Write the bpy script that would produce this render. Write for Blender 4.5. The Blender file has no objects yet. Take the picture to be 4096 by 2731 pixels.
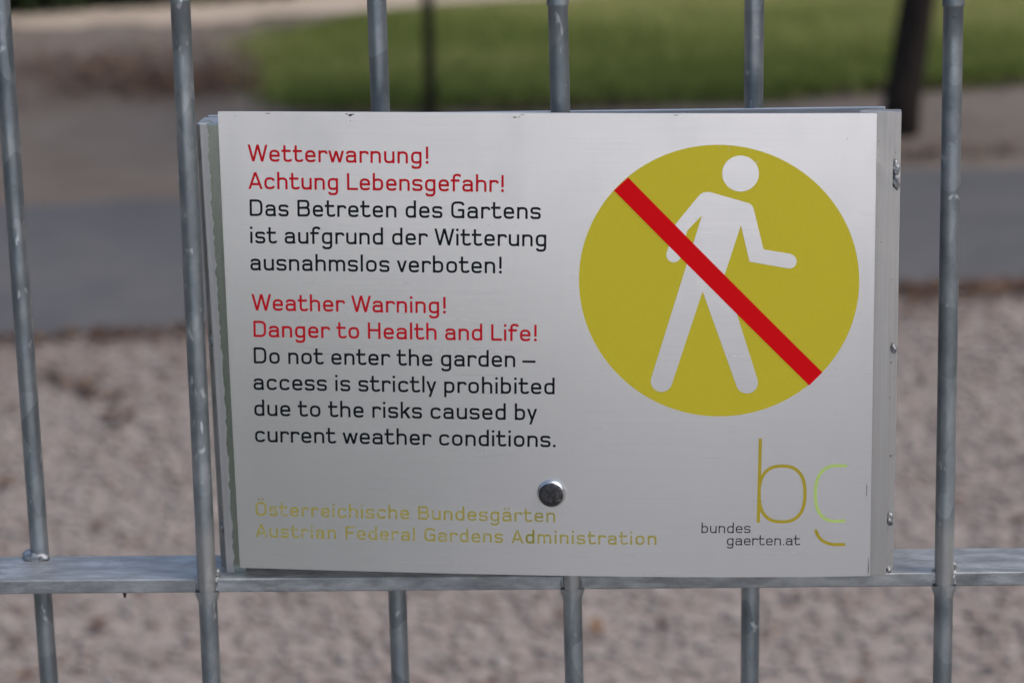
import bpy, bmesh, math, random
import numpy as np
from mathutils import Matrix, Vector
random.seed(7); rng = np.random.default_rng(11)
SC = bpy.context.scene
COL = SC.collection
R = math.radians

# ---------------------------------------------------------------- camera
RAIL_Z = 1.041                       # top of the rail above the ground
cam_d = bpy.data.cameras.new('camera'); cam = bpy.data.objects.new('camera', cam_d); COL.objects.link(cam)
cam_d.sensor_fit = 'HORIZONTAL'; cam_d.sensor_width = 36.0; cam_d.lens = 93.26
cam_d.clip_start = 0.05; cam_d.clip_end = 2000
yaw, pitch, roll = R(-2.45), R(14.18), R(-1.30)
fwd = Vector((math.sin(yaw)*math.cos(pitch), math.cos(yaw)*math.cos(pitch), -math.sin(pitch)))
rgt = Vector((math.cos(yaw), -math.sin(yaw), 0)); up = rgt.cross(fwd)
r2 = math.cos(roll)*rgt + math.sin(roll)*up; u2 = -math.sin(roll)*rgt + math.cos(roll)*up
M = Matrix((r2, u2, -fwd)).transposed().to_4x4()
M.translation = Vector((0.04009, -1.60067, RAIL_Z + 0.55906))
cam.matrix_world = M
cam_d.dof.use_dof = True; cam_d.dof.focus_distance = 1.628; cam_d.dof.aperture_fstop = 6.7; cam_d.dof.aperture_blades = 7
SC.camera = cam

# ---------------------------------------------------------------- sky, sun, exposure
SUN_EL, SUN_AZ = R(58), R(100)       # azimuth clockwise from +Y (high, to the right of the fence)
world = bpy.data.worlds.new('World'); SC.world = world; world.use_nodes = True
nt = world.node_tree; bg = nt.nodes['Background']
sky = nt.nodes.new('ShaderNodeTexSky'); sky.sky_type = 'NISHITA'; sky.sun_disc = False
sky.sun_elevation = SUN_EL; sky.sun_rotation = SUN_AZ; sky.air_density = 1.0; sky.dust_density = 5.0; sky.ozone_density = 1.0
nt.links.new(sky.outputs['Color'], bg.inputs['Color']); bg.inputs['Strength'].default_value = 0.12
sun_d = bpy.data.lights.new('sun', 'SUN'); sun = bpy.data.objects.new('sun', sun_d); COL.objects.link(sun)
sun_d.energy = 0.85; sun_d.angle = R(30); sun_d.color = (1.0, 0.95, 0.88)
sd = Vector((math.sin(SUN_AZ)*math.cos(SUN_EL), math.cos(SUN_AZ)*math.cos(SUN_EL), math.sin(SUN_EL)))
sun.rotation_euler = sd.to_track_quat('Z', 'Y').to_euler(); sun.location = sd*30
SC.view_settings.view_transform = 'Standard'; SC.view_settings.look = 'None'
SC.view_settings.gamma = 1.0; SC.view_settings.use_curve_mapping = False
SC.view_settings.exposure = 0.80
SC.cycles.max_bounces = 8

# ---------------------------------------------------------------- helpers
def tag(o, label=None, cat=None, group=None, kind=None):
    if label: o['label'] = label
    if cat: o['category'] = cat
    if group: o['group'] = group
    if kind: o['kind'] = kind
    return o
def empty(name, loc=(0,0,0), mat=None):
    o = bpy.data.objects.new(name, None); COL.objects.link(o); o.empty_display_size = 0.05
    if mat is not None: o.matrix_world = mat
    else: o.location = loc
    return o
def mesh(name, verts, faces, mat, parent=None, smooth=False, loc=None):
    me = bpy.data.meshes.new(name); me.from_pydata([tuple(map(float, v)) for v in verts], [], [tuple(f) for f in faces])
    if mat: me.materials.append(mat)
    if smooth: me.polygons.foreach_set('use_smooth', [True]*len(me.polygons))
    me.update()
    o = bpy.data.objects.new(name, me); COL.objects.link(o)
    if parent: o.parent = parent
    if loc is not None: o.location = loc
    return o
def bm_obj(name, bm, mat, parent=None, smooth=False, loc=None):
    me = bpy.data.meshes.new(name); bm.to_mesh(me); bm.free(); me.materials.append(mat)
    if smooth: me.polygons.foreach_set('use_smooth', [True]*len(me.polygons))
    o = bpy.data.objects.new(name, me); COL.objects.link(o)
    if parent: o.parent = parent
    if loc is not None: o.location = loc
    return o
def box(name, x0, x1, y0, y1, z0, z1, mat, parent=None, bevel=0.0006, seg=2, shear=None):
    bm = bmesh.new()
    vs = [bm.verts.new((x, y, z)) for x in (x0, x1) for y in (y0, y1) for z in (z0, z1)]
    for f in ((0,1,3,2),(4,6,7,5),(0,4,5,1),(2,3,7,6),(0,2,6,4),(1,5,7,3)): bm.faces.new([vs[i] for i in f])
    if bevel: bmesh.ops.bevel(bm, geom=list(bm.edges), offset=bevel, segments=seg, profile=0.6, affect='EDGES')
    if shear:
        for v in bm.verts: v.co.x += shear*v.co.z
    return bm_obj(name, bm, mat, parent)
def tri_soup(name, V, F, mat, attr=None, parent=None):          # numpy arrays -> one mesh
    me = bpy.data.meshes.new(name)
    me.vertices.add(len(V)); me.vertices.foreach_set('co', V.astype(np.float32).ravel())
    n = F.shape[1]
    me.loops.add(F.size); me.loops.foreach_set('vertex_index', F.astype(np.int32).ravel())
    me.polygons.add(len(F)); me.polygons.foreach_set('loop_start', np.arange(0, F.size, n, dtype=np.int32))
    me.polygons.foreach_set('loop_total', np.full(len(F), n, dtype=np.int32))
    if attr is not None:
        a = me.attributes.new('tint', 'FLOAT', 'POINT'); a.data.foreach_set('value', attr.astype(np.float32))
    me.materials.append(mat); me.update(calc_edges=True); me.validate()
    o = bpy.data.objects.new(name, me); COL.objects.link(o)
    if parent: o.parent = parent
    return o

# ---------------------------------------------------------------- materials
class Mat:
    def __init__(s, name, rough=0.6, metal=0.0, color=(.5,.5,.5), spec=0.5):
        s.m = bpy.data.materials.new(name); s.m.use_nodes = True; s.t = s.m.node_tree
        s.b = s.t.nodes['Principled BSDF']; s.set('Roughness', rough); s.set('Metallic', metal)
        s.set('Base Color', (*color, 1)); s.set('Specular IOR Level', spec)
        s.co = None
    def set(s, k, v): s.b.inputs[k].default_value = v
    def n(s, typ, **kw):
        o = s.t.nodes.new(typ)
        for k, v in kw.items(): setattr(o, k, v)
        return o
    def ln(s, a, b): s.t.links.new(a, b)
    def coord(s, scale=(1,1,1), kind='Object', rand=False):
        tc = s.n('ShaderNodeTexCoord'); mp = s.n('ShaderNodeMapping'); mp.inputs['Scale'].default_value = scale
        s.ln(tc.outputs[kind], mp.inputs['Vector'])
        if rand:
            oi = s.n('ShaderNodeObjectInfo'); mu = s.n('ShaderNodeMath', operation='MULTIPLY'); mu.inputs[1].default_value = 37.0
            s.ln(oi.outputs['Random'], mu.inputs[0]); cb = s.n('ShaderNodeCombineXYZ')
            for i in range(3): s.ln(mu.outputs[0], cb.inputs[i])
            s.ln(cb.outputs[0], mp.inputs['Location'])
        return mp.outputs[0]
    def noise(s, co, scale, detail=4, rough=.55, dist=0):
        o = s.n('ShaderNodeTexNoise'); o.inputs['Scale'].default_value = scale; o.inputs['Detail'].default_value = detail
        o.inputs['Roughness'].default_value = rough; o.inputs['Distortion'].default_value = dist; s.ln(co, o.inputs['Vector']); return o.outputs['Fac']
    def vor(s, co, scale, out='Color'):
        o = s.n('ShaderNodeTexVoronoi'); o.inputs['Scale'].default_value = scale; s.ln(co, o.inputs['Vector']); return o.outputs[out]
    def ramp(s, fac, stops):
        o = s.n('ShaderNodeValToRGB'); e = o.color_ramp.elements
        while len(e) < len(stops): e.new(0.5)
        for q, (p, c) in zip(e, stops):
            q.position = p; q.color = (*c, 1) if len(c) == 3 else c
        s.ln(fac, o.inputs['Fac']); return o.outputs['Color']
    def mix(s, fac, a, b, mode='MIX'):
        o = s.n('ShaderNodeMix', data_type='RGBA', blend_type=mode)
        for k, v in ((0, fac), (6, a), (7, b)):
            if hasattr(v, 'links'): s.ln(v, o.inputs[k])
            elif isinstance(v, (int, float)): o.inputs[k].default_value = v
            else: o.inputs[k].default_value = (*v, 1)
        return o.outputs[2]
    def rng(s, v, a, b, c, d):
        o = s.n('ShaderNodeMapRange'); s.ln(v, o.inputs[0])
        for i, k in enumerate((a, b, c, d)): o.inputs[i+1].default_value = k
        return o.outputs[0]
    def col(s, v): s.ln(v, s.b.inputs['Base Color'])
    def rgh(s, v): s.ln(v, s.b.inputs['Roughness'])
    def bump(s, h, dist=0.001, strength=1.0):
        o = s.n('ShaderNodeBump'); o.inputs['Distance'].default_value = dist; o.inputs['Strength'].default_value = strength
        s.ln(h, o.inputs['Height']); s.ln(o.outputs[0], s.b.inputs['Normal'])

def g3(v): return (v, v, v)
def galvanised(name, weldzone=False):
    m = Mat(name, metal=0.88)
    co = m.coord((1,1,1), rand=True); cs = m.coord((1,1,.6), rand=True)
    sp = m.vor(cs, 55); n1 = m.noise(cs, 58, 4, .55, .15); n2 = m.noise(co, 320, 4, .6)
    base = m.ramp(n1, [(.28, (.19,.215,.23)), (.5, (.29,.325,.345)), (.72, (.43,.465,.485))])
    bw = m.n('ShaderNodeRGBToBW'); m.ln(sp, bw.inputs[0])
    base = m.mix(m.rng(bw.outputs[0], .55, .75, 0, .30), base, (.46,.51,.54))
    base = m.mix(m.rng(bw.outputs[0], .22, .38, .35, 0), base, (.15,.185,.20))
    fl = m.noise(m.coord((1,1,.5), rand=True), 120, 2, .5, .3)
    base = m.mix(m.rng(fl, .66, .72, 0, .75), base, (.70,.74,.76))
    dk = m.noise(co, 210, 3, .5)
    base = m.mix(m.rng(dk, .68, .76, 0, .35), base, (.10,.11,.12))
    ro = m.rng(n1, .25, .75, .58, .34)
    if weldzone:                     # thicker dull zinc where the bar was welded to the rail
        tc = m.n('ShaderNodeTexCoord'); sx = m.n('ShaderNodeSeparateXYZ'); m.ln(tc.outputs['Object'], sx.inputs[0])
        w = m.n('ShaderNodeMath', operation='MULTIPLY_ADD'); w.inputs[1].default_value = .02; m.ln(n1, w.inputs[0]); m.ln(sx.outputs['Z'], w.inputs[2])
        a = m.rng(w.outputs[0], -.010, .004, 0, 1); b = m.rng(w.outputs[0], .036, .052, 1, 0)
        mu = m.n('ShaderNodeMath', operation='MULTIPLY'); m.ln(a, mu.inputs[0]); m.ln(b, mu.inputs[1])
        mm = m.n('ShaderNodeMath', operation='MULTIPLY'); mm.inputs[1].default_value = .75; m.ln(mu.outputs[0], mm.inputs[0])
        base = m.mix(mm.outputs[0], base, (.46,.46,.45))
    m.col(base); m.rgh(ro)
    m.bump(m.mix(.35, n1, n2), .0006, .5)
    return m.m
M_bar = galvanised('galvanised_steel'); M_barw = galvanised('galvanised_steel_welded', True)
def rail_mat():
    m = Mat('galvanised_rail', metal=.7)
    co = m.coord((1,1,1)); cs = m.coord((.32,1,1))
    n1 = m.noise(cs, 110, 6, .65, .3); n2 = m.noise(m.coord((1,.25,.25)), 420, 3, .5); n3 = m.noise(co, 9, 2)
    base = m.ramp(n1, [(.30, (.15,.16,.165)), (.48, (.28,.295,.30)), (.68, (.52,.545,.555))])
    base = m.mix(m.rng(n3, .35, .65, 0, .45), base, (.47,.49,.50))
    m.col(base); m.rgh(m.rng(n1, .25, .75, .60, .42)); m.bump(m.mix(.4, n1, n2), .0006, .6)
    return m.m
M_rail = rail_mat()
def weld_mat():
    m = Mat('weld_zinc', metal=.8, rough=.46)
    n = m.noise(m.coord(rand=True), 260, 4, .6)
    m.col(m.ramp(n, [(.3, (.16,.165,.17)), (.55, (.38,.395,.41)), (.75, (.62,.64,.655))])); m.bump(n, .002, .9)
    return m.m
M_weld = weld_mat()
def alu_mat(name, c0, c1, stretch, rough=.36):
    m = Mat(name, metal=.9)
    n = m.noise(m.coord(stretch, rand=True), 1.0, 4, .6); n2 = m.noise(m.coord(rand=True), 55, 4, .6, .6); n3 = m.noise(m.coord(rand=True), 400, 2)
    b = m.ramp(n, [(.3, c0), (.7, c1)])
    b = m.mix(m.rng(n2, .62, .70, 0, .30), b, (.75,.74,.72)); b = m.mix(m.rng(n3, .70, .75, 0, .6), b, (.12,.12,.11))
    m.col(b); m.rgh(m.rng(n2, .3, .7, rough+.08, rough-.08)); m.bump(n, .0002, .15)
    return m.m
M_prof = alu_mat('mill_aluminium', (.50,.495,.48), (.57,.565,.55), (700, 700, 9))
M_back = alu_mat('aluminium_sheet', (.62,.63,.64), (.74,.75,.76), (12, 900, 900), .4)
def worn_reflect_profile():
    m = Mat('worn_aluminium_green_reflection', metal=.9); tc = m.n('ShaderNodeTexCoord'); sx = m.n('ShaderNodeSeparateXYZ'); m.ln(tc.outputs['Object'], sx.inputs[0])
    n = m.noise(m.coord((1,1,1)), 150, 2, .5); n2 = m.noise(m.coord((1,1,.3)), 14, 2); n3 = m.noise(m.coord((400,400,14)), 1, 3)
    z = m.n('ShaderNodeMath', operation='MULTIPLY_ADD'); z.inputs[1].default_value = .006; m.ln(sx.outputs['Z'], z.inputs[0]); m.ln(sx.outputs['X'], z.inputs[2])
    a = m.n('ShaderNodeMath', operation='MULTIPLY_ADD'); a.inputs[1].default_value = .004; m.ln(n, a.inputs[0]); m.ln(z.outputs[0], a.inputs[2])
    b = m.n('ShaderNodeMath', operation='MULTIPLY_ADD'); b.inputs[1].default_value = .007; m.ln(n2, b.inputs[0]); m.ln(a.outputs[0], b.inputs[2])
    f = m.rng(b.outputs[0], -.2012, -.2004, 0, 1)
    m.col(m.mix(f, m.ramp(n3, [(.3,(.55,.545,.53)), (.7,(.64,.635,.62))]), m.ramp(n3, [(.3,(.42,.46,.42)), (.7,(.52,.56,.52))])))  # glossy part tinted green: a lawn reflection put into its colour
    m.rgh(m.rng(f, 0, 1, .62, .20))
    return m.m
M_prof_l = worn_reflect_profile()
def plate_mat():
    m = Mat('brushed_aluminium', metal=.88)
    br = m.noise(m.coord((5, 1, 1900)), 1.0, 2, .5); br2 = m.noise(m.coord((12, 1, 3900)), 1.0, 1, .5); cl = m.noise(m.coord(), 7, 3, .5)
    mx = m.mix(.5, br, br2)
    b = m.ramp(mx, [(.3, (.86,.862,.862)), (.7, (.93,.932,.932))])
    b = m.mix(m.rng(cl, .4, .7, 0, .22), b, (.80,.815,.81))
    sm = m.noise(m.coord((1, 1, .35)), 38, 5, .65, .4); b = m.mix(m.rng(sm, .52, .72, 0, .16), b, (.76,.765,.75))
    m.col(b); m.rgh(m.mix(m.rng(sm, .5, .75, 0, .5), m.rng(mx, .3, .7, .305, .270), (.36,.36,.36)))
    return m.m
M_plate = plate_mat()
def paint(name, c, metal=0.0, rough=.42, worn=None, speck=.05, spec=.3):
    m = Mat(name, rough=rough, metal=metal, color=c, spec=spec)
    n = m.noise(m.coord(), 700, 3, .6); n2 = m.noise(m.coord(), 20, 3)
    b = m.mix(m.rng(n, .3, .7, 0, 1), tuple(x*(1-speck) for x in c), tuple(min(1, x*(1+speck)) for x in c))
    if worn:
        w = m.noise(m.coord((1,1,1)), 420, 4, .7); b = m.mix(m.rng(w, .50, .62, 0, .45), b, worn)
    m.col(b); m.rgh(m.rng(n2, .3, .7, rough+.05, rough-.05))
    return m.m
M_yel = paint('yellow_print', (.74,.61,.03), metal=.1, rough=.42, speck=.02)
M_red = paint('red_film', (.84,.002,.006), rough=.5, speck=.02, spec=.12)
M_redtxt = paint('red_ink', (.60,.004,.014), rough=.5, spec=.15)
M_blk = paint('black_ink', (.007,.009,.012), rough=.45, speck=.2, spec=.15)
M_thin = paint('thin_black_ink', (.010,.012,.016), rough=.45, speck=.2, spec=.15)
M_gold = paint('worn_gold_ink', (.50,.42,.07), metal=.2, rough=.45, worn=(.62,.62,.55))
M_olive = paint('fresh_olive_ink', (.36,.32,.02), rough=.45)
M_lgold = paint('gold_ink', (.56,.43,.03), metal=.1, rough=.42)
M_lgreen = paint('pale_green_ink', (.60,.78,.22), rough=.42)
M_dirt = paint('dirt', (.05,.042,.035), rough=.9, speck=.3)
M_scr = paint('scratch', (.75,.74,.55), rough=.5)
def bolt_mats():
    m = Mat('bolt_steel', metal=1.0, rough=.22, color=(.62,.63,.64)); n = m.noise(m.coord(), 500, 3); m.bump(n, .0004, .4)
    f = Mat('bolt_face', metal=.9, rough=.36); co = f.coord(); n = f.noise(co, 260, 5, .6, .8)
    f.col(f.ramp(n, [(.3, (.05,.05,.052)), (.6, (.10,.10,.103)), (.78, (.34,.34,.34))])); f.bump(n, .0015, .7)
    return m.m, f.m
M_bolt, M_boltf = bolt_mats()

def ground_mat(name, stops, s1, s2, rough=.95, patch=None, bumpd=.01):
    m = Mat(name, rough=rough, spec=.2); co = m.coord(kind='Object')
    n = m.noise(co, s1, 5, .65, .4); n2 = m.noise(co, s2, 3, .6)
    b = m.ramp(m.mix(.45, n, n2), stops)
    if patch:
        sc, lo, hi, amt, c = patch
        b = m.mix(m.rng(m.noise(co, sc, 4, .55, .5), lo, hi, 0, amt), b, c)
    m.col(b); m.bump(n, bumpd, .6)
    return m.m
M_soil = ground_mat('bare_soil', [(.3,(.090,.078,.068)), (.5,(.122,.106,.094)), (.7,(.158,.140,.126))], 6, 40, patch=(.9,.45,.65,.5,(.09,.072,.06)))
M_gravel = ground_mat('gravel_bed', [(.28,(.18,.155,.143)), (.5,(.215,.19,.178)), (.72,(.26,.238,.228))], 14, 60, patch=(5,.55,.7,.35,(.16,.12,.10)))
M_asph = ground_mat('worn_asphalt', [(.3,(.056,.059,.067)), (.5,(.070,.073,.082)), (.7,(.086,.089,.098))], 5, 50, patch=(1.1,.48,.68,.5,(.098,.098,.102)), bumpd=.004)
M_refl_grey = ground_mat('grey_reflect_ground', [(.3,(.15,.151,.153)), (.5,(.18,.181,.183)), (.7,(.21,.211,.213))], 9, 70, bumpd=.004)  # grey tone tuned for what the lower plate reflects
M_refl_pale = ground_mat('pale_reflect_ground', [(.3,(.70,.695,.685)), (.5,(.76,.755,.745)), (.7,(.82,.815,.805))], 4, 40)  # very light tone tuned to brighten the plate's reflection
M_lawn = ground_mat('lawn_soil', [(.3,(.055,.065,.022)), (.5,(.075,.088,.03)), (.7,(.10,.11,.045))], 3, 22)
M_refl_dark = ground_mat('dark_reflect_turf', [(.3,(.040,.048,.036)), (.5,(.052,.061,.046)), (.7,(.066,.075,.058))], 3, 22)  # dark greyish turf tone tuned for the plate's left reflection
M_sand = ground_mat('pale_sand_path', [(.3,(.25,.21,.17)), (.5,(.31,.265,.22)), (.7,(.36,.31,.265))], 4, 40)
def tint_mat(name, stops, rough=.8, trans=0.0):
    m = Mat(name, rough=rough, spec=.25); a = m.n('ShaderNodeAttribute'); a.attribute_name = 'tint'
    m.col(m.ramp(a.outputs['Fac'], stops))
    return m.m
M_stone = tint_mat('gravel_stones', [(0,(.135,.112,.102)), (.2,(.195,.155,.138)), (.4,(.205,.185,.174)), (.6,(.225,.213,.212)), (.8,(.255,.222,.208)), (1,(.345,.33,.318))])
M_leaf = tint_mat('fallen_leaves', [(0,(.035,.024,.018)), (.4,(.062,.035,.024)), (.75,(.09,.047,.027)), (1,(.125,.075,.04))])
M_grass = tint_mat('grass_blades', [(0,(.055,.085,.017)), (.35,(.125,.175,.034)), (.7,(.255,.295,.085)), (1,(.44,.43,.19))])
M_hedge = tint_mat('shrub_leaves', [(0,(.012,.022,.007)), (.6,(.025,.042,.012)), (1,(.05,.075,.02))])
M_crown = tint_mat('tree_leaves', [(0,(.025,.045,.01)), (.6,(.05,.085,.02)), (1,(.09,.13,.03))])
def bark_mat():
    m = Mat('dark_bark', rough=.9, spec=.2); co = m.coord((1,1,.3)); n = m.noise(co, 30, 5, .65, .5)
    m.col(m.ramp(n, [(.3,(.012,.010,.009)), (.7,(.035,.029,.024))])); m.bump(n, .02, .8); return m.m
M_bark = bark_mat()
M_post = Mat('dark_painted_post', rough=.6, color=(.035,.03,.026)).m

# ---------------------------------------------------------------- the setting
def sheet(name, pts, z, mat, wob=0.03, step=.25, kind='structure'):
    """one flat polygon with a slightly ragged outline"""
    out = []
    n = len(pts)
    for i in range(n):
        a = Vector(pts[i]); b = Vector(pts[(i+1) % n]); L = (b-a).length
        k = max(1, min(120, int(L/step)))
        for j in range(k):
            p = a.lerp(b, j/k)
            out.append((p.x + random.uniform(-wob, wob), p.y + random.uniform(-wob, wob), z))
    o = mesh(name, out, [range(len(out))], mat)
    bm = bmesh.new(); bm.from_mesh(o.data); bmesh.ops.triangulate(bm, faces=bm.faces, ngon_method='EAR_CLIP'); bm.to_mesh(o.data); bm.free()
    return tag(o, kind=kind)
g = mesh('ground', [(-600,-600,0),(600,-600,0),(600,600,0),(-600,600,0)], [(0,1,2,3)], M_soil); tag(g, kind='structure')
def yn(x): return 5.063 + .179*x           # near edge of the asphalt
def yf(x): return 6.76 + .12*x             # far edge of the asphalt
sheet('gravel_strip', [(-14,-.35),(14,-.35),(14,yn(14)),(-14,yn(-14))], .004, M_gravel)
sheet('asphalt_path', [(-14,yn(-14)),(14,yn(14)),(14,yf(14)),(-14,yf(-14))], .008, M_asph, wob=.045)
sheet('added_footpath', [(-40,-4.6),(40,-4.6),(40,-.35),(-40,-.35)], .004, M_refl_grey, step=1)  # unseen ground behind the camera, added for the plate to reflect
sheet('added_pale_reflector', [(-.65,-4.9),(-2.2,-6.9),(-5.0,-9.9),(-16,-40),(60,-40),(60,-4.0),(2.5,-4.2)], .008, M_refl_pale, step=1)  # unseen pale ground, added to brighten the upper plate by reflection
sheet('added_dark_turf', [(-.75,-1.9),(-.75,-4.8),(-2.3,-6.8),(-5.1,-9.8),(-16.1,-40),(-60,-40),(-60,-1.9)], .012, M_refl_dark, step=1)  # unseen dark turf, outline shaped to darken the plate's left side
LAWN = [(-1.40,9.08),(-1.46,9.6),(-1.44,10.1),(-1.38,10.55),(-1.22,10.95),(-.9,11.14),(-.2,11.5),(.6,11.85),(2.2,12.5),(9,15.5),(9,11.5),(1.61,8.71),(1.06,8.55),(.59,8.36),(-.41,8.28),(-1.07,8.28),(-1.24,8.42),(-1.33,8.68)]
sheet('lawn', LAWN, .010, M_lawn, wob=.07, step=.08)
sheet('sand_path', [(-9,10.6),(-2.92,10.95),(-2.06,10.93),(-1.73,11.08),(-1.2,11.27),(-.42,11.55),(.6,11.95),(2.2,12.65),(9,15.8),(9,16.9),(2.2,13.7),(.6,12.9),(-1.29,12.22),(-2.24,11.98),(-2.72,11.80),(-3.06,11.62),(-9,11.2)], .006, M_sand, wob=.09, step=.12)

# loose stones on the gravel
def stones(n, x0, x1, y0, smin, smax):
    x = rng.uniform(x0, x1, n)
    y = y0 + (yn(x) - y0)*rng.uniform(0, 1, n)
    s = smin*(smax/smin)**(rng.uniform(0, 1, n)**2.2)
    base = np.array([(1,0,0),(0,1,0),(-1,0,0),(0,-1,0),(0,0,1),(0,0,-1)], float)
    V = base[None]*(1 + rng.uniform(-.3, .3, (n, 6, 1)))
    a = rng.uniform(0, 6.28, n); c, si = np.cos(a), np.sin(a)
    X = V[...,0]*c[:,None] - V[...,1]*si[:,None]; Y = V[...,0]*si[:,None] + V[...,1]*c[:,None]
    V = np.stack([X*1.15, Y*.9, V[...,2]*.6], -1)*s[:,None,None]
    V[...,0] += x[:,None]; V[...,1] += y[:,None]; V[...,2] += (.004 + s*.2)[:,None]
    f = np.array([(0,1,4),(1,2,4),(2,3,4),(3,0,4),(1,0,5),(2,1,5),(3,2,5),(0,3,5)])
    F = (f[None] + (np.arange(n)*6)[:,None,None]).reshape(-1, 3)
    cl = .5 + .25*np.sin(x*17.3 + 2*np.sin(y*11.1))*np.sin(y*21.7 + 1.7*np.sin(x*16.3)) + .25*np.sin(x*47 + 2.3*np.sin(y*31))*np.sin(y*59 + 2.1*np.sin(x*37))
    ed = np.clip(1 - (yn(x) - y)/.75, 0, 1)                 # browner, dirtier towards the asphalt
    t = np.clip((.55*cl + .6*rng.uniform(0, 1, n) - .08)*(1 - .62*ed), 0, 1)
    return V.reshape(-1, 3), F, np.repeat(t, 6)
V, F, T = stones(170000, -4.4, 4.4, .1, .004, .017)
tag(tri_soup('gravel', V, F, M_stone, T), 'loose pinkish grey gravel stones covering the ground behind the fence', 'gravel', kind='stuff')

def leaf_quads(P, size, flat=.35, rise=.02):
    n = len(P); a = rng.uniform(0, 6.28, n)
    u = np.stack([np.cos(a), np.sin(a), rng.uniform(-flat, flat, n)], -1); v = np.stack([-np.sin(a), np.cos(a), rng.uniform(-flat, flat, n)], -1)
    s = (size*rng.uniform(.6, 1.3, n))[:,None]
    c = P + np.array([0,0,rise])*rng.uniform(.3, 1, (n,1))
    V = np.stack([c - u*s, c + v*s*.55 - u*s*.1, c + u*s, c - v*s*.55 - u*s*.1], 1)
    return V.reshape(-1, 3), np.arange(4*n).reshape(-1, 4)
P = []
def lp(x, y): P.append((x, y, .012))
for _ in range(1500):                                  # along the near edge of the asphalt
    x = random.uniform(-3.2, 3.2); lp(x, yn(x) - abs(random.gauss(0, .07)) - .01)
for _ in range(700):
    x = random.uniform(.6, 3.2); lp(x, yn(x) - abs(random.gauss(0, .12)))
for _ in range(900):                                   # beyond the asphalt on the right
    x = random.uniform(.6, 4); lp(x, 7.03 + .12*x + random.gauss(0, .07))
for _ in range(1300): lp(random.gauss(-2.0, .45), random.gauss(9.3, .42))     # litter heap left of the lawn
for _ in range(900): lp(random.gauss(-1.66, .22), random.gauss(9.0, .20))
for _ in range(500): lp(random.gauss(-2.2, .6), random.gauss(9.6, .4))
for k in range(46): lp(-1.33 + .24*k/46 + random.gauss(0, .02), 4.42 - .26*k/46 + random.gauss(0, .03))   # drift on the gravel
for k in range(12): lp(-1.07 + random.gauss(0, .02), 4.02 + random.gauss(0, .03))
for _ in range(420): lp(random.uniform(-3, 3), random.uniform(1.5, 4.9))
for i in range(900):                                   # along the front edge of the lawn
    x = random.uniform(-1.3, 3.5); y = 8.26 if x < -.3 else 8.26 + .235*(x+.3); lp(x, y - abs(random.gauss(0, .06)))
P = np.array(P); V, F = leaf_quads(P, .021)
tag(tri_soup('leaf_litter', V, F, M_leaf, np.repeat(rng.uniform(0, 1, len(P)), 4)), 'reddish brown fallen leaves lying along the path edges', 'leaves', kind='stuff')

# grass blades
poly = np.array(LAWN)
def inside(x, y):
    c = np.zeros(len(x), bool); n = len(poly)
    for i in range(n):
        (x1, y1), (x2, y2) = poly[i], poly[(i+1) % n]
        m = ((y1 > y) != (y2 > y)); xx = (x2-x1)*(y-y1)/((y2-y1) if y2 != y1 else 1e-9) + x1
        c ^= m & (x < xx)
    return c
SP = np.stack([rng.normal(-1.50, .09, 450), rng.normal(10.2, .3, 450)], -1)   # thin grass spreading into the soil
N = 420000
gx = rng.uniform(-1.7, 4.2, N); gy = rng.uniform(8.2, 13.6, N); k = inside(gx, gy); gx, gy = np.concatenate([gx[k], SP[:,0]]), np.concatenate([gy[k], SP[:,1]]); n = len(gx)
pn = np.sin(gx*2.1 + 1.3*np.sin(gy*1.7))*np.sin(gy*3.3 + .9*np.sin(gx*2.7))
hgt = .028 + .018*rng.uniform(0, 1, n) + .012*np.clip(pn, 0, 1)
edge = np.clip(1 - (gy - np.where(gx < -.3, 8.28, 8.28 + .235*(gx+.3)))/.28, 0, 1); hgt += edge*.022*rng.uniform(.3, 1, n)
rag = rng.uniform(0, 1, n) < .3; gx = gx + rag*rng.normal(0, .09, n); gy = gy + rag*rng.normal(0, .09, n)
a = rng.uniform(0, 6.28, n); w = .0045
B0 = np.stack([gx + w*np.cos(a), gy + w*np.sin(a), np.full(n, .012)], -1); B1 = np.stack([gx - w*np.cos(a), gy - w*np.sin(a), np.full(n, .012)], -1)
TP = np.stack([gx + rng.normal(0, .014, n), gy + rng.normal(0, .014, n), .012 + hgt], -1)
V = np.stack([B0, B1, TP], 1).reshape(-1, 3); F = np.arange(3*n).reshape(-1, 3)
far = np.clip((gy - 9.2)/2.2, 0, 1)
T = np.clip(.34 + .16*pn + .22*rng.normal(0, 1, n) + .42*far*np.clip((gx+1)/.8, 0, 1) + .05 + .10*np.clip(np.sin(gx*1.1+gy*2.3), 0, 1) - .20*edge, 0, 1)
tag(tri_soup('grass', V, F, M_grass, np.repeat(T, 3)), 'short green grass of the lawn behind the fence', 'grass', kind='stuff')

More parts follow.
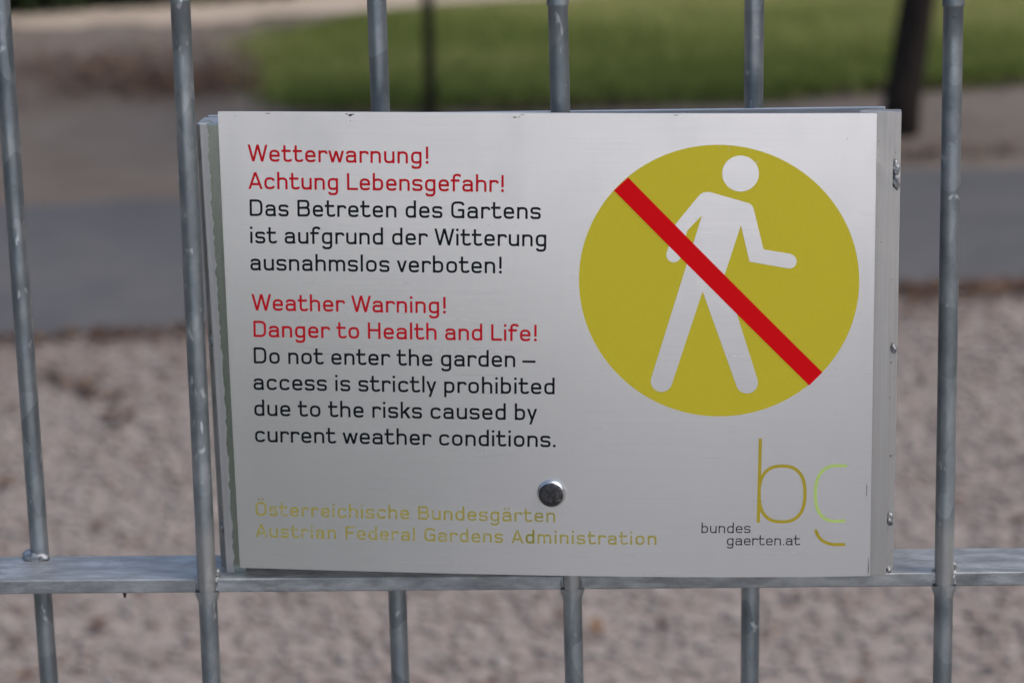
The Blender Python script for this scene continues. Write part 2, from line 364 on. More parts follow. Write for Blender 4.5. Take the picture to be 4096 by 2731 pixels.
# dark shrubs beyond the sand path (top left of the picture)
hd = empty('low_hedge', (-3.2, 12.3, 0)); tag(hd, 'dark green low hedge beyond the pale sand path at top left', 'hedge')
n = 9000; t = rng.uniform(0, 1, n); px = -6.2 + 4.6*t - (-3.2); py = (11.26 + .42*(px - 3.2 + 3.06) + rng.uniform(0, .7, n)) - 12.3
pz = rng.uniform(0, 1, n)**.8*(.45 + .12*np.sin(px*3))
V, F = leaf_quads(np.stack([px, py, pz], -1), .045, 1.0, .0)
tri_soup('foliage', V, F, M_hedge, np.repeat(np.clip(rng.normal(.45, .25, n), 0, 1), 4), hd)
def tube(pts, radii, seg=12):
    V, F = [], []
    for i, (p, r) in enumerate(zip(pts, radii)):
        p = Vector(p); d = (Vector(pts[min(i+1, len(pts)-1)]) - Vector(pts[max(i-1, 0)])).normalized()
        s = d.cross(Vector((0, 1, .13))).normalized(); q = d.cross(s)
        for k in range(seg):
            t = 2*math.pi*k/seg; V.append(p + s*math.cos(t)*r + q*math.sin(t)*r)
        if i:
            for k in range(seg):
                a0 = (i-1)*seg + k; a1 = (i-1)*seg + (k+1) % seg; F.append((a0, a1, a1+seg, a0+seg))
    F.append(tuple(range(seg))[::-1]); F.append(tuple(range(len(V)-seg, len(V))))
    return V, F
def join(parts):
    V, F = [], []
    for v, f in parts:
        o = len(V); V += list(v); F += [tuple(i+o for i in q) for q in f]
    return V, F
for x in np.linspace(-2.8, 1.5, 14):
    mesh('stem', *tube([(x, .42*x-.62, -.03), (x+.03, .42*x-.6, .2), (x-.02, .42*x-.57, .38)], [.012, .009, .004], 6), M_bark, hd)

# leaning tree trunk on the right
tr = empty('leaning_tree', (1.012, 7.60, 0)); tag(tr, 'dark leaning tree trunk standing beside the lawn on the right', 'tree')
tp = [(-.006,0,-.05),(.014,0,.12),(.066,0,.5),(.135,.01,1.0),(.215,.02,1.7),(.25,.05,2.4),(.31,.06,3.2)]
mesh('trunk', *tube(tp, [.078,.066,.061,.058,.056,.050,.042], 16), M_bark, tr, smooth=True)
limbs = []; tips = []
for i in range(9):
    a = i*2.4; z = 2.3 + .1*i; b = Vector((.25 + .004*i, .05, z)); e = b + Vector((math.cos(a)*(1.2-.06*i), math.sin(a)*(1.2-.06*i), .9+.08*i))
    limbs.append(tube([b, b.lerp(e, .5) + Vector((0,0,.12)), e], [.025, .016, .006], 8)); tips += [e, b.lerp(e, .6)]
mesh('limbs', *join(limbs), M_bark, tr, smooth=True)
n = 5200; pk = rng.integers(0, len(tips), n); tp_ = np.array([list(t) for t in tips])[pk]
dv = rng.normal(0, 1, (n, 3)); dv /= np.linalg.norm(dv, axis=1)[:,None]
V, F = leaf_quads(tp_ + dv*(.55*rng.uniform(0, 1, (n,1))**.5), .06, 1.0, 0)
tri_soup('crown', V, F, M_crown, np.repeat(rng.uniform(0, 1, n), 4), tr)

# unseen tree belt, added so the metal bars reflect dark edges
n = 42000; az = np.radians(rng.uniform(-145, 150, n)); rad = rng.uniform(24, 30, n); hz = rng.uniform(0, 1, n)**.8*(8.5 + 1.8*np.sin(az*9) + 1.2*np.sin(az*23))
V, F = leaf_quads(np.stack([np.sin(az)*rad, np.cos(az)*rad, hz], -1), .30, 1.0, 0)
tag(tri_soup('added_tree_belt', V, F, M_crown, np.repeat(rng.uniform(0, 1, n), 4)), 'unseen dark green belt of trees added for reflections in the metal', 'trees', kind='stuff')

# slim dark post in front of the lawn
po = empty('slim_post', (-.657, 8.12, 0)); tag(po, 'slim dark upright post in front of the lawn above the sign', 'post')
mesh('shaft', *tube([(0,0,-.1),(0,0,1.2),(0,0,2.6)], [.0205,.020,.0195], 14), M_post, po, smooth=True)
mesh('cap', *tube([(0,0,2.6),(0,0,2.63),(0,0,2.65)], [.024,.024,.011], 14), M_post, po)

# ---------------------------------------------------------------- the fence
HR, DR = .00923, .04835               # rail: height and depth
fence = empty('metal_fence', (0, 0, 0)); tag(fence, 'galvanised grey steel fence of round upright bars welded to a flat horizontal rail', 'fence')
def rail(z, x0=-2.05, x1=2.05):
    o = box('rail', x0, x1, 0, DR, -HR, 0, M_rail, fence, bevel=.0011, seg=3); o.location = (0, 0, z); return o
rail(RAIL_Z); rail(RAIL_Z + .425); rail(.16)
RB = .00605
def bar_mesh(z0, z1, r, seam=None):
    zs = sorted(set([z0, -.02, .06, z1] + [z0 + (z1-z0)*k/40 for k in range(41)] + ([seam-.0006, seam, seam+.0008, seam+.0016, seam+.004] if seam else [])))
    V, F = [], []; seg = 28
    for i, z in enumerate(zs):
        rr = r*(1 + .006*math.sin(z*41) + .004*math.sin(z*97+1))
        if seam and z > seam - .0004: rr = r + (.00075 if z < seam+.002 else .0004)
        for k in range(seg):
            t = 2*math.pi*k/seg; V.append((rr*math.cos(t), rr*math.sin(t), z))
        if i:
            for k in range(seg):
                a0 = (i-1)*seg + k; a1 = (i-1)*seg + (k+1) % seg; F.append((a0, a1, a1+seg, a0+seg))
    F.append(tuple(range(seg))[::-1]); F.append(tuple(range(len(V)-seg, len(V))))
    return V, F
def blob(name, c, rad, parent, seed, mat=None, amp=.22):
    bm = bmesh.new(); bmesh.ops.create_icosphere(bm, subdivisions=3, radius=1)
    r_ = random.Random(seed); ph = [r_.uniform(0, 6) for _ in range(6)]
    for v in bm.verts:
        n = v.co.copy(); k = 1 + amp*(.5*math.sin(4*n.x+ph[0])*math.sin(5*n.z+ph[1]) + .5*math.sin(7*n.z+ph[2])*math.sin(6*n.y+ph[3]))
        v.co = Vector((n.x*rad[0]*k + c[0], n.y*rad[1]*k + c[1], n.z*rad[2]*k + c[2]))
    return bm_obj(name, bm, mat or M_weld, parent, smooth=True)
BX = {-1:-.4624, 0:-.34481, 1:-.22764, 2:-.10964, 3:.00626, 4:.12216, 5:.24215}
TILT = {0:-.0025, 1:.0064, 2:-.0005, 3:-.0068, 4:.0062, 5:-.0022}
SEAM = {1:.3692, 3:.3629, 5:.3583}
for i in range(-14, 21):
    x = BX.get(i, -.34481 + .11745*i if i < 0 else .24215 + .1177*(i-5)); front = i % 2 == 1
    y = .0019 if front else DR - .0019
    V, F = bar_mesh(-RAIL_Z - .25, .62, RB, SEAM.get(i, .362) if front else None)
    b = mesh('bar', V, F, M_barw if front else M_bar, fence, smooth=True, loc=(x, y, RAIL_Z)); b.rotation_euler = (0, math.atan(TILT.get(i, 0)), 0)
    if not -2 <= i <= 7: continue
    if front:
        for s in (-1, 1):
            blob('weld', (s*.0062, .0005, -.0052), (.0022, .0030, .0066), b, i*7+s)
        blob('weld', (0.0066 if i != 3 else -.0066, .0035, .0025), (.0020, .0030, .0030), b, i*7+3)
        V, F = [], []; seg = 24                       # flared collar of weld under the rail
        for z, r in ((-HR+.001, .0080), (-HR-.0012, .0078), (-HR-.0038, .0069), (-HR-.0062, .0061)):
            for k in range(seg):
                t = 2*math.pi*k/seg; rr = r if math.sin(t) > -.55 else min(r, RB+.0002)
                V.append((rr*math.cos(t), rr*math.sin(t), z))
        for q in range(3):
            for k in range(seg): F.append((q*seg+k, q*seg+(k+1) % seg, (q+1)*seg+(k+1) % seg, (q+1)*seg+k))
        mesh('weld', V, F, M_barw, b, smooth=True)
    else:
        blob('weld', (-.0012, -.0052, .0014), (.0082, .0040, .0038), b, i*5+1)
        blob('weld', (-.0066, -.0002, .0010), (.0050, .0040, .0042), b, i*5+2, M_bar)
        blob('weld', (0, -.0050, -HR-.0008), (.0060, .0030, .0016), b, i*5+3, M_bar)
dr_ = blob('zinc_drip', (-.2815, .003, RAIL_Z - HR - .0016), (.0011, .0011, .0024), fence, 3, M_dirt)
for s in (-1, 1):
    p_ = box('post', -.03, .03, -.006, .054, -RAIL_Z-.3, .66, M_bar, fence, bevel=.003); p_.location = (s*2.08, 0, RAIL_Z)

# ---------------------------------------------------------------- the warning sign
PW, PH = .400, .29497
Rx = Matrix.Rotation(R(1.69), 3, 'X'); Ry = Matrix.Rotation(R(.15), 3, 'Y'); Rz = Matrix.Rotation(R(-4.36), 3, 'Z')
SM = (Rz @ Rx @ Ry).to_4x4(); SM.translation = Vector((-.0065, -.01332, RAIL_Z + .15327))
sign = empty('warning_sign', mat=SM)
tag(sign, 'brushed aluminium warning sign with red and black lettering and yellow pictogram on the fence', 'sign')
def bow(u, v):                                     # the sheet is not flat: millimetres towards the viewer
    s = (u-.2)/.2; t = (v-PH/2)/(PH/2)
    return ((4.23-2.27*t)*(1-s*s) + 2.21*s*(1-s*s) + 3.25*s*t + 2.17*(1-t*t))*.001
def on(u, v, off=0.0):                             # metres on the sheet -> sign space; off = height above the sheet
    return (u-.2, -bow(u, v)-off, v-PH/2)
nu, nv = 60, 44
V, F = [], []
for layer, off in ((0, 0.0), (1, -.0015)):
    for j in range(nv+1):
        for i in range(nu+1): V.append(on(PW*i/nu, PH*j/nv, off))
idx = lambda l, i, j: l*(nu+1)*(nv+1) + j*(nu+1) + i
for j in range(nv):
    for i in range(nu):
        F.append((idx(0,i,j), idx(0,i+1,j), idx(0,i+1,j+1), idx(0,i,j+1)))
        F.append((idx(1,i,j), idx(1,i,j+1), idx(1,i+1,j+1), idx(1,i+1,j)))
for i in range(nu):
    F.append((idx(0,i,0), idx(1,i,0), idx(1,i+1,0), idx(0,i+1,0))); F.append((idx(0,i,nv), idx(0,i+1,nv), idx(1,i+1,nv), idx(1,i,nv)))
for j in range(nv):
    F.append((idx(0,0,j), idx(0,0,j+1), idx(1,0,j+1), idx(1,0,j))); F.append((idx(0,nu,j), idx(1,nu,j), idx(1,nu,j+1), idx(0,nu,j+1)))
plate = mesh('plate', V, F, M_plate, sign)
bm = bmesh.new(); bm.from_mesh(plate.data)
be = [e for e in bm.edges if len(e.link_faces) == 2 and e.calc_face_angle() > 1.0]
bmesh.ops.bevel(bm, geom=be, offset=.00035, segments=2, affect='EDGES'); bm.to_mesh(plate.data); bm.free()
plate.data.polygons.foreach_set('use_smooth', [True]*len(plate.data.polygons))
bm = bmesh.new(); bm.from_mesh(plate.data)
for e in bm.edges:
    if len(e.link_faces) == 2 and e.calc_face_angle() > .4: e.smooth = False
bm.to_mesh(plate.data); bm.free()

def print_poly(name, polys, mat, off, parent, cell=.008):
    """flat print cut from polygons given in millimetres, laid on the curved sheet"""
    bm = bmesh.new()
    for pts in polys:
        f = bm.faces.new([bm.verts.new((x*.001, 0, y*.001)) for x, y in pts])
    bm.normal_update(); bmesh.ops.triangulate(bm, faces=bm.faces[:], ngon_method='EAR_CLIP')
    xs = [v.co.x for v in bm.verts]; zs = [v.co.z for v in bm.verts]
    for ax, lo, hi in ((0, min(xs), max(xs)), (2, min(zs), max(zs))):
        c = lo + cell
        while c < hi:
            co = [0,0,0]; no = [0,0,0]; co[ax] = c; no[ax] = 1
            bmesh.ops.bisect_plane(bm, geom=bm.verts[:]+bm.edges[:]+bm.faces[:], plane_co=co, plane_no=no); c += cell
    for v in bm.verts: v.co = Vector(on(v.co.x, v.co.z, off))
    bm.normal_update()
    for f in bm.faces:
        if f.normal.y > 0: f.normal_flip()
    return bm_obj(name, bm, mat, parent, smooth=True)
def circle(cx, cy, r, n=120): return [(cx + r*math.cos(2*math.pi*k/n), cy + r*math.sin(2*math.pi*k/n)) for k in range(n)]

# --- lettering: a squarish monoline alphabet drawn as strokes
Wt = .136; H = Wt/2; L_, R_ = H, .62-H; T_, B_ = .70-H+.006, H-.006; X_ = .70
def P_(*pts, closed=False): return ('p', pts, closed)
def D_(x0, y0, x1, y1, w=1.0): return ('d', (x0, y0, x1, y1, w))
def O_(x, y, r=.082): return ('o', (x, y, r))
def glyphs():
    G = {}
    arch = lambda a, b: P_((b,0,0),(b,T_,.22),(a,T_,.22),(a,.36,0))
    stem = lambda x, y0, y1: P_((x,y0,0),(x,y1,0))
    bowl_l = P_((R_,.46,0),(R_,T_,.21),(L_,T_,.25),(L_,B_,.25),(R_,B_,.21),(R_,.24,0))
    bowl_r = P_((L_,.46,0),(L_,T_,.21),(R_,T_,.25),(R_,B_,.25),(L_,B_,.21),(L_,.24,0))
    A = 1.03
    G['n'] = (.62, .10, .10, [stem(L_,0,X_), arch(L_,R_)])
    G['m'] = (.99, .10, .10, [stem(L_,0,X_), arch(L_,.495), P_((.99-H,0,0),(.99-H,T_,.2),(.495,T_,.2),(.495,.36,0))])
    G['h'] = (.62, .10, .10, [stem(L_,0,A), arch(L_,R_)])
    G['u'] = (.61, .10, .10, [stem(R_,0,X_), P_((L_,X_,0),(L_,B_,.22),(R_,B_,.22),(R_,.34,0))])
    G['r'] = (.54, .10, .03, [stem(L_,0,X_), P_((L_,.36,0),(L_,T_,.22),(.48,T_,.13),(.48,.50,0))])
    G['a'] = (.64, .09, .09, [P_((.085,.50,0),(.085,T_,.17),(R_,T_,.20),(R_,.10,.05),(R_+.045,.0,0)), P_((R_,.392,0),(L_,.392,.16),(L_,B_,.16),(R_,B_,.2),(R_,.28,0))])
    G['ä'] = (.64, .09, .09, G['a'][3] + [O_(.18,.93,.075), O_(.45,.93,.075)])
    G['e'] = (.63, .10, .08, [P_((L_+.02,.352,0),(R_+H,.352,0)), P_((R_,.31,0),(R_,T_,.25),(L_,T_,.25),(L_,B_,.25),(R_,B_,.2),(R_,.165,0))])
    G['c'] = (.62, .10, .08, [P_((R_,.50,0),(R_,T_,.22),(L_,T_,.25),(L_,B_,.25),(R_,B_,.22),(R_,.19,0))])
    G['o'] = (.64, .10, .10, [P_((.32,T_,0),(L_,T_,.25),(L_,B_,.25),(.576,B_,.25),(.576,T_,.25),(.32,T_,0))])
    G['s'] = (.60, .08, .08, [P_((.54,.53,0),(.54,T_,.15),(L_,T_,.14),(L_,.365,.14),(.54,.335,.14),(.54,B_,.14),(L_-.005,B_,.15),(L_-.005,.185,0))])
    G['t'] = (.63, .03, .03, [P_((.185,.98,0),(.185,B_,.18),(.57,B_,.15),(.57,.165,0)), P_((0,.645,0),(.56,.645,0))])
    G['f'] = (.60, .04, .02, [P_((.185,0,0),(.185,.975,.2),(.55,.975,.13),(.55,.865,0)), P_((0,.645,0),(.52,.645,0))])
    G['l'] = (.128, .11, .11, [stem(H,0,A)])
    G['i'] = (.15, .10, .10, [stem(.075,0,X_), O_(.075,.93)])
    G['d'] = (.62, .10, .10, [stem(R_,0,A), bowl_l]); G['b'] = (.62, .10, .10, [stem(L_,0,A), bowl_r])
    G['p'] = (.62, .10, .10, [stem(L_,-.27,X_), bowl_r])
    G['g'] = (.63, .10, .10, [P_((R_,X_,0),(R_,-.25,.21),(.085,-.25,.16),(.085,-.115,0)), bowl_l])
    G['k'] = (.60, .10, .02, [stem(L_,0,A), D_(.13,.30,.50,.70,1.15), D_(.25,.43,.52,0,1.1)])
    G['v'] = (.60, .03, .03, [D_(.07,.70,.30,0), D_(.53,.70,.30,0)])
    G['w'] = (.94, .03, .03, [D_(.07,.70,.26,0), D_(.47,.68,.26,0), D_(.47,.68,.68,0), D_(.87,.70,.68,0)])
    G['y'] = (.60, .03, .03, [D_(.07,.70,.305,.03), D_(.53,.70,.20,-.27)])
    G['W'] = (1.19, .02, .02, [D_(.07,1,.33,0), D_(.595,1,.33,0), D_(.595,1,.86,0), D_(1.12,1,.86,0)])
    G['A'] = (.87, .03, .03, [D_(.075,0,.435,1), D_(.795,0,.435,1), P_((.20,.29,0),(.67,.29,0))])
    t, b = 1-H, H
    G['D'] = (.77, .11, .10, [P_((.2,b,0),(L_,b,.01),(L_,t,.01),(.705,t,.30),(.705,b,.30),(.19,b,0))])
    G['B'] = (.75, .11, .09, [P_((.3,.52,0),(L_,.52,0)), P_((L_,.54,0),(L_,t,.01),(.655,t,.2),(.655,.525,.2),(.3,.525,0)), P_((.3,.53,0),(.686,.53,.22),(.686,b,.22),(L_,b,.01),(L_,.54,0))])
    G['G'] = (.78, .10, .10, [P_((.71,.77,0),(.71,t,.24),(L_,t,.28),(L_,b,.28),(.71,b,.2),(.71,.25,0)), stem(.71,0,.545), P_((.40,.485,0),(.71,.485,0))])
    G['L'] = (.65, .11, .03, [P_((L_,1,0),(L_,b,.005),(.65,b,0))])
    G['H'] = (.76, .11, .11, [stem(L_,0,1), stem(.76-H,0,1), P_((L_,.53,0),(.7,.53,0))])
    G['F'] = (.68, .11, .03, [P_((L_,0,0),(L_,t,.005),(.68,t,0)), P_((L_,.50,0),(.60,.50,0))])
    G['Ö'] = (.77, .10, .10, [P_((.385,t,0),(L_,t,.28),(L_,b,.28),(.706,b,.28),(.706,t,.28),(.385,t,0)), O_(.25,1.2,.07), O_(.53,1.2,.07)])
    G['!'] = (.16, .15, .08, [stem(.08,.28,1.0), O_(.08,.08,.088)])
    G['.'] = (.16, .10, .08, [O_(.08,.075,.085)])
    G['–'] = (.78, .0, .05, [P_((0,.345,0),(.78,.345,0))])
    return G
GL = glyphs(); SPACE = .40
def rounded(pts):
    out = []
    for i, (x, y, r) in enumerate(pts):
        p = Vector((x, y))
        if i in (0, len(pts)-1) or r <= 0: out.append(p); continue
        a = Vector(pts[i-1][:2]); b = Vector(pts[i+1][:2]); ra = (a-p).length; rb = (b-p).length
        ka = min(r, ra*(1 if (i-1 == 0 or pts[i-1][2] == 0) else .5)); kb = min(r, rb*(1 if (i+1 == len(pts)-1 or pts[i+1][2] == 0) else .5))
        s = p + (a-p).normalized()*ka; e = p + (b-p).normalized()*kb; h1 = s.lerp(p, .70); h2 = e.lerp(p, .70)
        for k in range(8):
            t = k/7; out.append(s*(1-t)**3 + h1*3*t*(1-t)**2 + h2*3*t*t*(1-t) + e*t**3)
    q = [out[0]]
    for v in out[1:]:
        if (v-q[-1]).length > 1e-4: q.append(v)
    return q
def ribbon(pts, w):
    n = len(pts); Lf, Rt = [], []
    cl = (pts[0]-pts[-1]).length < 1e-4
    for i in range(n):
        a = pts[i-1] if i else (pts[-2] if cl else None); b = pts[i+1] if i < n-1 else (pts[1] if cl else None)
        d1 = (pts[i]-a).normalized() if a is not None else None; d2 = (b-pts[i]).normalized() if b is not None else None
        if d1 is None: d1 = d2
        if d2 is None: d2 = d1
        m = (d1+d2).normalized(); nrm = Vector((-m.y, m.x)); k = min(1.6, 1/max(.35, nrm.dot(Vector((-d1.y, d1.x)))))
        Lf.append(pts[i] + nrm*w/2*k); Rt.append(pts[i] - nrm*w/2*k)
    return [(Lf[i], Rt[i], Rt[i+1], Lf[i+1]) for i in range(n-1)]
def glyph_polys(ch, wt):
    """list of (layer, polygon) in cap-height units; wt scales the stroke weight"""
    out = []
    for li, s in enumerate(GL[ch][3]):
        if s[0] == 'p':
            for q in ribbon(rounded(s[1]), Wt*wt): out.append((li, q))
        elif s[0] == 'd':
            x0, y0, x1, y1, w = s[1]; L = math.hypot(x1-x0, y1-y0); hw = Wt*wt*w*L/abs(y1-y0)/2
            out.append((li, (Vector((x0-hw, y0)), Vector((x0+hw, y0)), Vector((x1+hw, y1)), Vector((x1-hw, y1)))))
        else:
            x, y, r = s[1]; r *= (wt if wt < 1 else 1); out.append((li, tuple(Vector((x+r*math.cos(a*math.pi/8), y+r*math.sin(a*math.pi/8))) for a in range(16))))
    return out
def lettering(text, u0, u1, v0, v1, cap, mat, wt=1.0, shear=.022, only=None, skip=()):
    """text from u0 to u1 (mm), baseline v0..v1 (mm), on the sheet"""
    pos = []; x = 0; gaps = 0; prev = None
    for i, ch in enumerate(text):
        if ch == ' ': x += SPACE; gaps += 2; continue
        w, lb, rb, _ = GL[ch]
        if i: x += lb
        pos.append((i, ch, x, gaps)); x += w
        if i < len(text)-1: x += rb; gaps += 1
    need = (u1-u0)/cap; extra = (need - x)/max(1, pos[-1][3])
    V, F = [], []
    for i, ch, gx, gp in pos:
        if (only is not None and i not in only) or i in skip: continue
        ox = gx + extra*gp
        for li, poly in glyph_polys(ch, wt):
            b = len(V)
            for q in poly:
                u = u0 + (ox + q.x)*cap + shear*q.y*cap; v = v0 + (v1-v0)*(u-u0)/(u1-u0) + q.y*cap
                V.append(on(u*.001, v*.001, .00005 + .00002*li))
            c = poly; area = sum(c[k].x*c[(k+1) % len(c)].y - c[(k+1) % len(c)].x*c[k].y for k in range(len(c)))
            ids = list(range(b, b+len(poly))); F.append(ids if area > 0 else ids[::-1])
    return mesh('lettering', V, F, mat, plate)
CAP = 10.45
LINES = [('Wetterwarnung!', 17.67,130.08,264.36,263.65,M_redtxt), ('Achtung Lebensgefahr!', 17.24,176.12,247.24,246.59,M_redtxt),
 ('Das Betreten des Gartens', 17.48,198.36,230.30,230.09,M_blk), ('ist aufgrund der Witterung', 17.02,201.63,213.21,213.18,M_blk), ('ausnahmslos verboten!', 16.43,173.81,196.10,196.03,M_blk),
 ('Weather Warning!', 16.09,138.43,170.59,170.37,M_redtxt), ('Danger to Health and Life!', 16.48,194.62,153.50,153.48,M_redtxt),
 ('Do not enter the garden –', 15.90,193.52,136.42,136.82,M_blk), ('access is strictly prohibited', 14.96,205.09,119.33,119.68,M_blk),
 ('due to the risks caused by', 14.64,193.86,102.30,102.78,M_blk), ('current weather conditions.', 14.29,205.13,85.05,85.44,M_blk)]
for t, a, b, c, d, m in LINES: lettering(t, a, b, c, d, CAP, m)
lettering('Österreichische Bundesgärten', 12.25,203.96,35.97,35.93, 9.1, M_gold, 1.02)
t13 = 'Austrian Federal Gardens Administration'; kd = t13.index('Ad') + 1
lettering(t13, 11.51,267.17,21.50,21.61, 8.8, M_gold, 1.02, skip=(kd,)); lettering(t13, 11.51,267.17,21.50,21.61, 8.8, M_olive, 1.0, only=(kd,))
lettering('bundes', 295.2,325.83,29.77,29.82, 6.9, M_thin, .74); lettering('gaerten.at', 311.04,356.74,21.65,21.51, 6.9, M_thin, .74)

# --- pictogram
disc = print_poly('pictogram_disc', [circle(306.08, 191.28, 84.84, 160)], M_yel, .00004, plate)
BODY = [[280.55,227.85],[292.76,243.02],[294.08,244.6],[295.3,245.96],[296.95,246.97],[298.94,247.43],[301.36,247.32],[303.23,246.76],[324.44,240.62],[325.76,239.83],[326.75,238.48],[327.41,236.79],[333.31,212.11],[349.83,209.38],[349.7,209.08],[350.76,208.74],[351.7,208.13],[352.45,207.28],[352.98,206.27],[353.24,205.15],[353.22,204.0],[352.91,202.9],[352.35,201.92],[351.55,201.12],[350.59,200.57],[349.51,200.28],[348.41,200.3],[324.95,204.47],[319.73,227.07],[309.92,196.32],[317.46,171.38],[329.95,130.22],[330.2,128.72],[330.14,127.19],[329.77,125.71],[329.1,124.36],[328.17,123.18],[327.02,122.25],[325.71,121.59],[324.29,121.25],[322.84,121.24],[321.41,121.56],[320.09,122.19],[318.93,123.11],[317.98,124.27],[317.29,125.61],[296.58,185.95],[277.47,126.51],[276.81,125.13],[275.87,123.93],[274.71,122.97],[273.38,122.3],[271.94,121.94],[270.46,121.93],[269.03,122.26],[267.7,122.9],[266.55,123.84],[265.63,125.03],[264.98,126.4],[264.65,127.89],[264.63,129.43],[264.94,130.93],[296.37,233.11],[287.39,223.58],[283.34,207.03],[282.84,205.97],[282.1,205.07],[281.17,204.39],[280.09,203.97],[278.96,203.85],[277.83,204.03],[276.79,204.5],[275.9,205.23],[275.23,206.17],[274.81,207.25],[274.67,208.41],[274.83,209.57],[276.37,214.44]]
print_poly('pictogram_figure', [BODY], M_plate, .00010, disc); print_poly('pictogram_head', [circle(319.47, 258.66, 10.96, 72)], M_plate, .00010, disc)
print_poly('pictogram_slash', [[[243.22,248.09],[251.95,256.12],[369.38,134.71],[361.44,126.39]]], M_red, .00018, disc)

# --- logo
def logo(name, strokes, mat, w=2.02):
    V, F = [], []
    for li, pts in enumerate(strokes):
        for q in ribbon([Vector(p) for p in pts], w):
            b = len(V); V += [on(p.x*.001, p.y*.001, .00005 + .00003*li) for p in q]
            c = q; area = sum(c[k].x*c[(k+1) % 4].y - c[(k+1) % 4].x*c[k].y for k in range(4))
            F.append((b, b+1, b+2, b+3) if area > 0 else (b+3, b+2, b+1, b))
    return mesh(name, V, F, mat, plate)
def sup(cx, cy, a, b, n, t0, t1, k=60):
    o = []
    for i in range(k+1):
        t = t0 + (t1-t0)*i/k; c, s = math.cos(t), math.sin(t)
        o.append((cx + a*math.copysign(abs(c)**(2/n), c), cy + b*math.copysign(abs(s)**(2/n), s)))
    return o
bowl = sup(345.2, 55.7, 14.1, 18.4, 2.5, 0, 2*math.pi, 90); bowl[-1] = bowl[0]
logo('logo_letter', [[(330.6,36.8),(331.2,64),(331.8,92.1)], bowl], M_lgold)
logo('logo_letter', [[(384.9,74.0),(381,74.2)] + sup(379, 55.8, 13.3, 18.4, 2.4, math.pi/2, 1.5*math.pi, 50) + [(381,37.5),(384.4,37.8)]], M_lgreen)
logo('logo_letter', [[(366.0,32.0),(366.4,30.2)] + sup(379.5, 33.5, 13.2, 11.7, 2.2, math.pi*1.02, 1.5*math.pi, 30)[3:] + [(384.4,21.8)]], M_lgold)

# --- bolt head
def lathe(name, prof, mat, parent, at, seg=48):
    V, F = [], []
    for r, h in prof:
        for k in range(seg): V.append((at[0] + r*math.cos(2*math.pi*k/seg), at[1] - h, at[2] + r*math.sin(2*math.pi*k/seg)))
    for q in range(len(prof)-1):
        for k in range(seg): F.append((q*seg+k, q*seg+(k+1) % seg, (q+1)*seg+(k+1) % seg, (q+1)*seg+k))
    F.append(tuple(range((len(prof)-1)*seg, len(prof)*seg)))
    return mesh(name, V, F, mat, parent, smooth=True)
at = on(.2020, .0553)
bolt = lathe('bolt_head', [(.0090,-.0004),(.0090,.0016),(.0088,.0022),(.0084,.0030),(.0079,.0036),(.0077,.0037)], M_bolt, sign, at)
lathe('bolt_face', [(.00775,.0035),(.0076,.0038),(.0060,.0042),(.0035,.0044),(.0016,.0041),(.0005,.0040)], M_boltf, bolt, at)

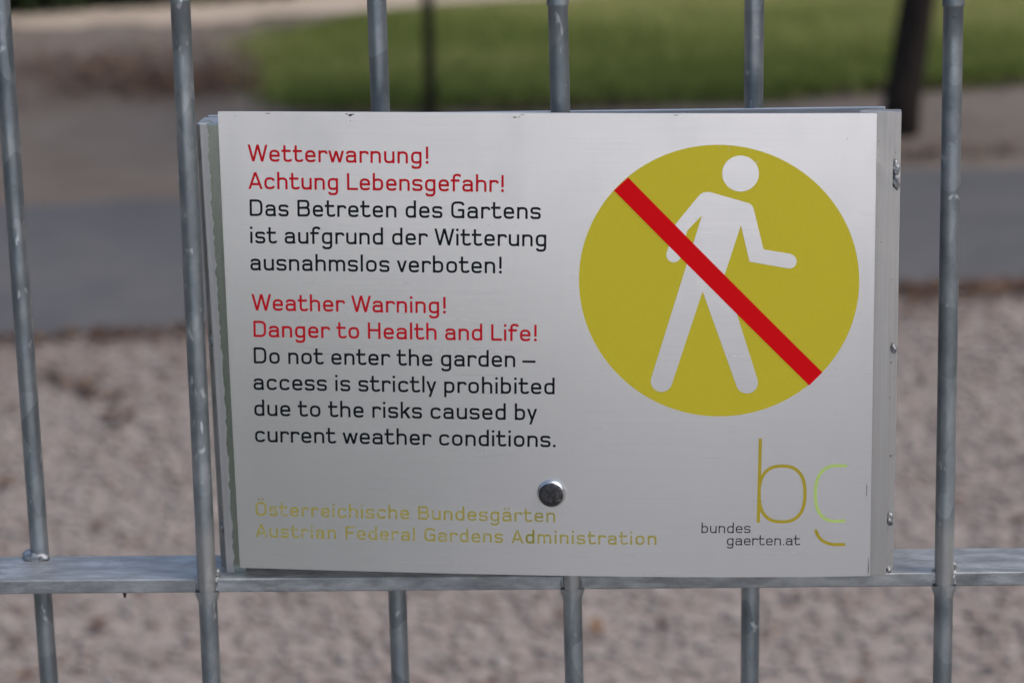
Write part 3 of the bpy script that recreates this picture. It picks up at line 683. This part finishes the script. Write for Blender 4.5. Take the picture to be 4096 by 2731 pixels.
# --- dirt and scratches
def speck(u, v, w, h, seed, mat=M_dirt, n=11):
    r_ = random.Random(seed)
    pts = [(u + w*math.cos(6.283*k/n)*r_.uniform(.35, 1), v + h*math.sin(6.283*k/n)*r_.uniform(.35, 1)) for k in range(n)]
    mesh('dirt_speck' if mat is M_dirt else 'scratch', [on(a*.001, b*.001, .00022) for a, b in pts], [tuple(range(n))], mat, plate)
speck(82.8, 293.2, 2.2, .9, 1); speck(80.5, 293.9, 1.4, .35, 2); speck(84.5, 293.7, 1.3, .3, 3); speck(82.6, 289.5, .3, .5, 4)
speck(183.6, 292.3, 1.4, .5, 5); speck(186.2, 292.5, 1.3, .2, 6); speck(31, 294.0, 3, .25, 7); speck(11, 292.4, .4, .4, 8); speck(188, 293.9, 2.4, .22, 9)
speck(281, 294.0, 2.0, .22, 10); speck(382.8, 279.7, .5, .25, 11); speck(391.5, 172, .3, .3, 12); speck(377, 137, .25, .3, 13); speck(397.3, 58, .35, 6, 14); speck(399, 6, .3, 9, 15)
for a, b, w, h, s in ((312.4,274.4,.16,2.1,21),(313.1,272.5,.5,.25,22),(307.1,275.0,.12,1.2,23),(329.4,265.8,.5,.9,24),(336.8,252.5,.3,.25,25)): speck(a, b, w, h, s, M_scr)

# --- aluminium profiles and back sheet that clamp the sign round the bars
mmx = lambda u: u*.001 - .2
mmz = lambda v: v*.001 - PH/2
def prof(name, u0, u1, y0, y1, v0, v1, mat=M_prof, bevel=.0006, shear=0, slope=0):
    o = box(name, mmx(u0), mmx(u1), y0, y1, mmz(v0), mmz(v1), mat, sign, bevel, 2, shear)
    if slope:
        for v in o.data.vertices: v.co.z += slope*v.co.x
    return o
pl = prof('side_profile', -11.8, 1.0, .0052, .0095, -9.7, 287.1, M_prof_l, shear=-.005)
prof('side_profile', 390, 410.2, .0052, .0095, -.6, 294.5)
bl = prof('back_profile', -17.6, -2, .0180, .0400, -8.5, 284.5, bevel=.0008)
br = prof('back_profile', 392, 414.9, .0100, .0190, 2, 293.2, bevel=.0008)
prof('back_panel', -20.8, 406.5, .0640, .0660, -2, 283.4, M_back, slope=.0122)
prof('cross_strip', 2, 392, .0662, .0690, 258, 279, M_back, slope=.0122)
prof('bottom_lip', 4, 44, .0105, .0125, -2.5, 4.2, M_prof, .0004)
for i, (u, v, w, h) in enumerate(((411.9,259,2.4,4.6),(412.3,251,2.2,5.0),(412.6,146.5,1.9,3.0),(412.0,36,1.9,4.0),(411.6,2.5,2.0,2.0))):
    blob('weld', (mmx(u), .0085, mmz(v)), (w*.001, .0028, h*.001), br, 60+i, amp=.45)
for i, (u, v, w, h) in enumerate(((-13.6,146,1.9,3.4),(-13.2,22,1.8,5.0),(-8.8,286.4,3.0,1.0))):
    blob('weld', (mmx(u), .0125, mmz(v)), (w*.001, .0035, h*.001), bl, 80+i, amp=.45)
blob('weld', (mmx(.6), .0046, mmz(21)), (.0014, .0014, .0040), pl, 90, amp=.4)
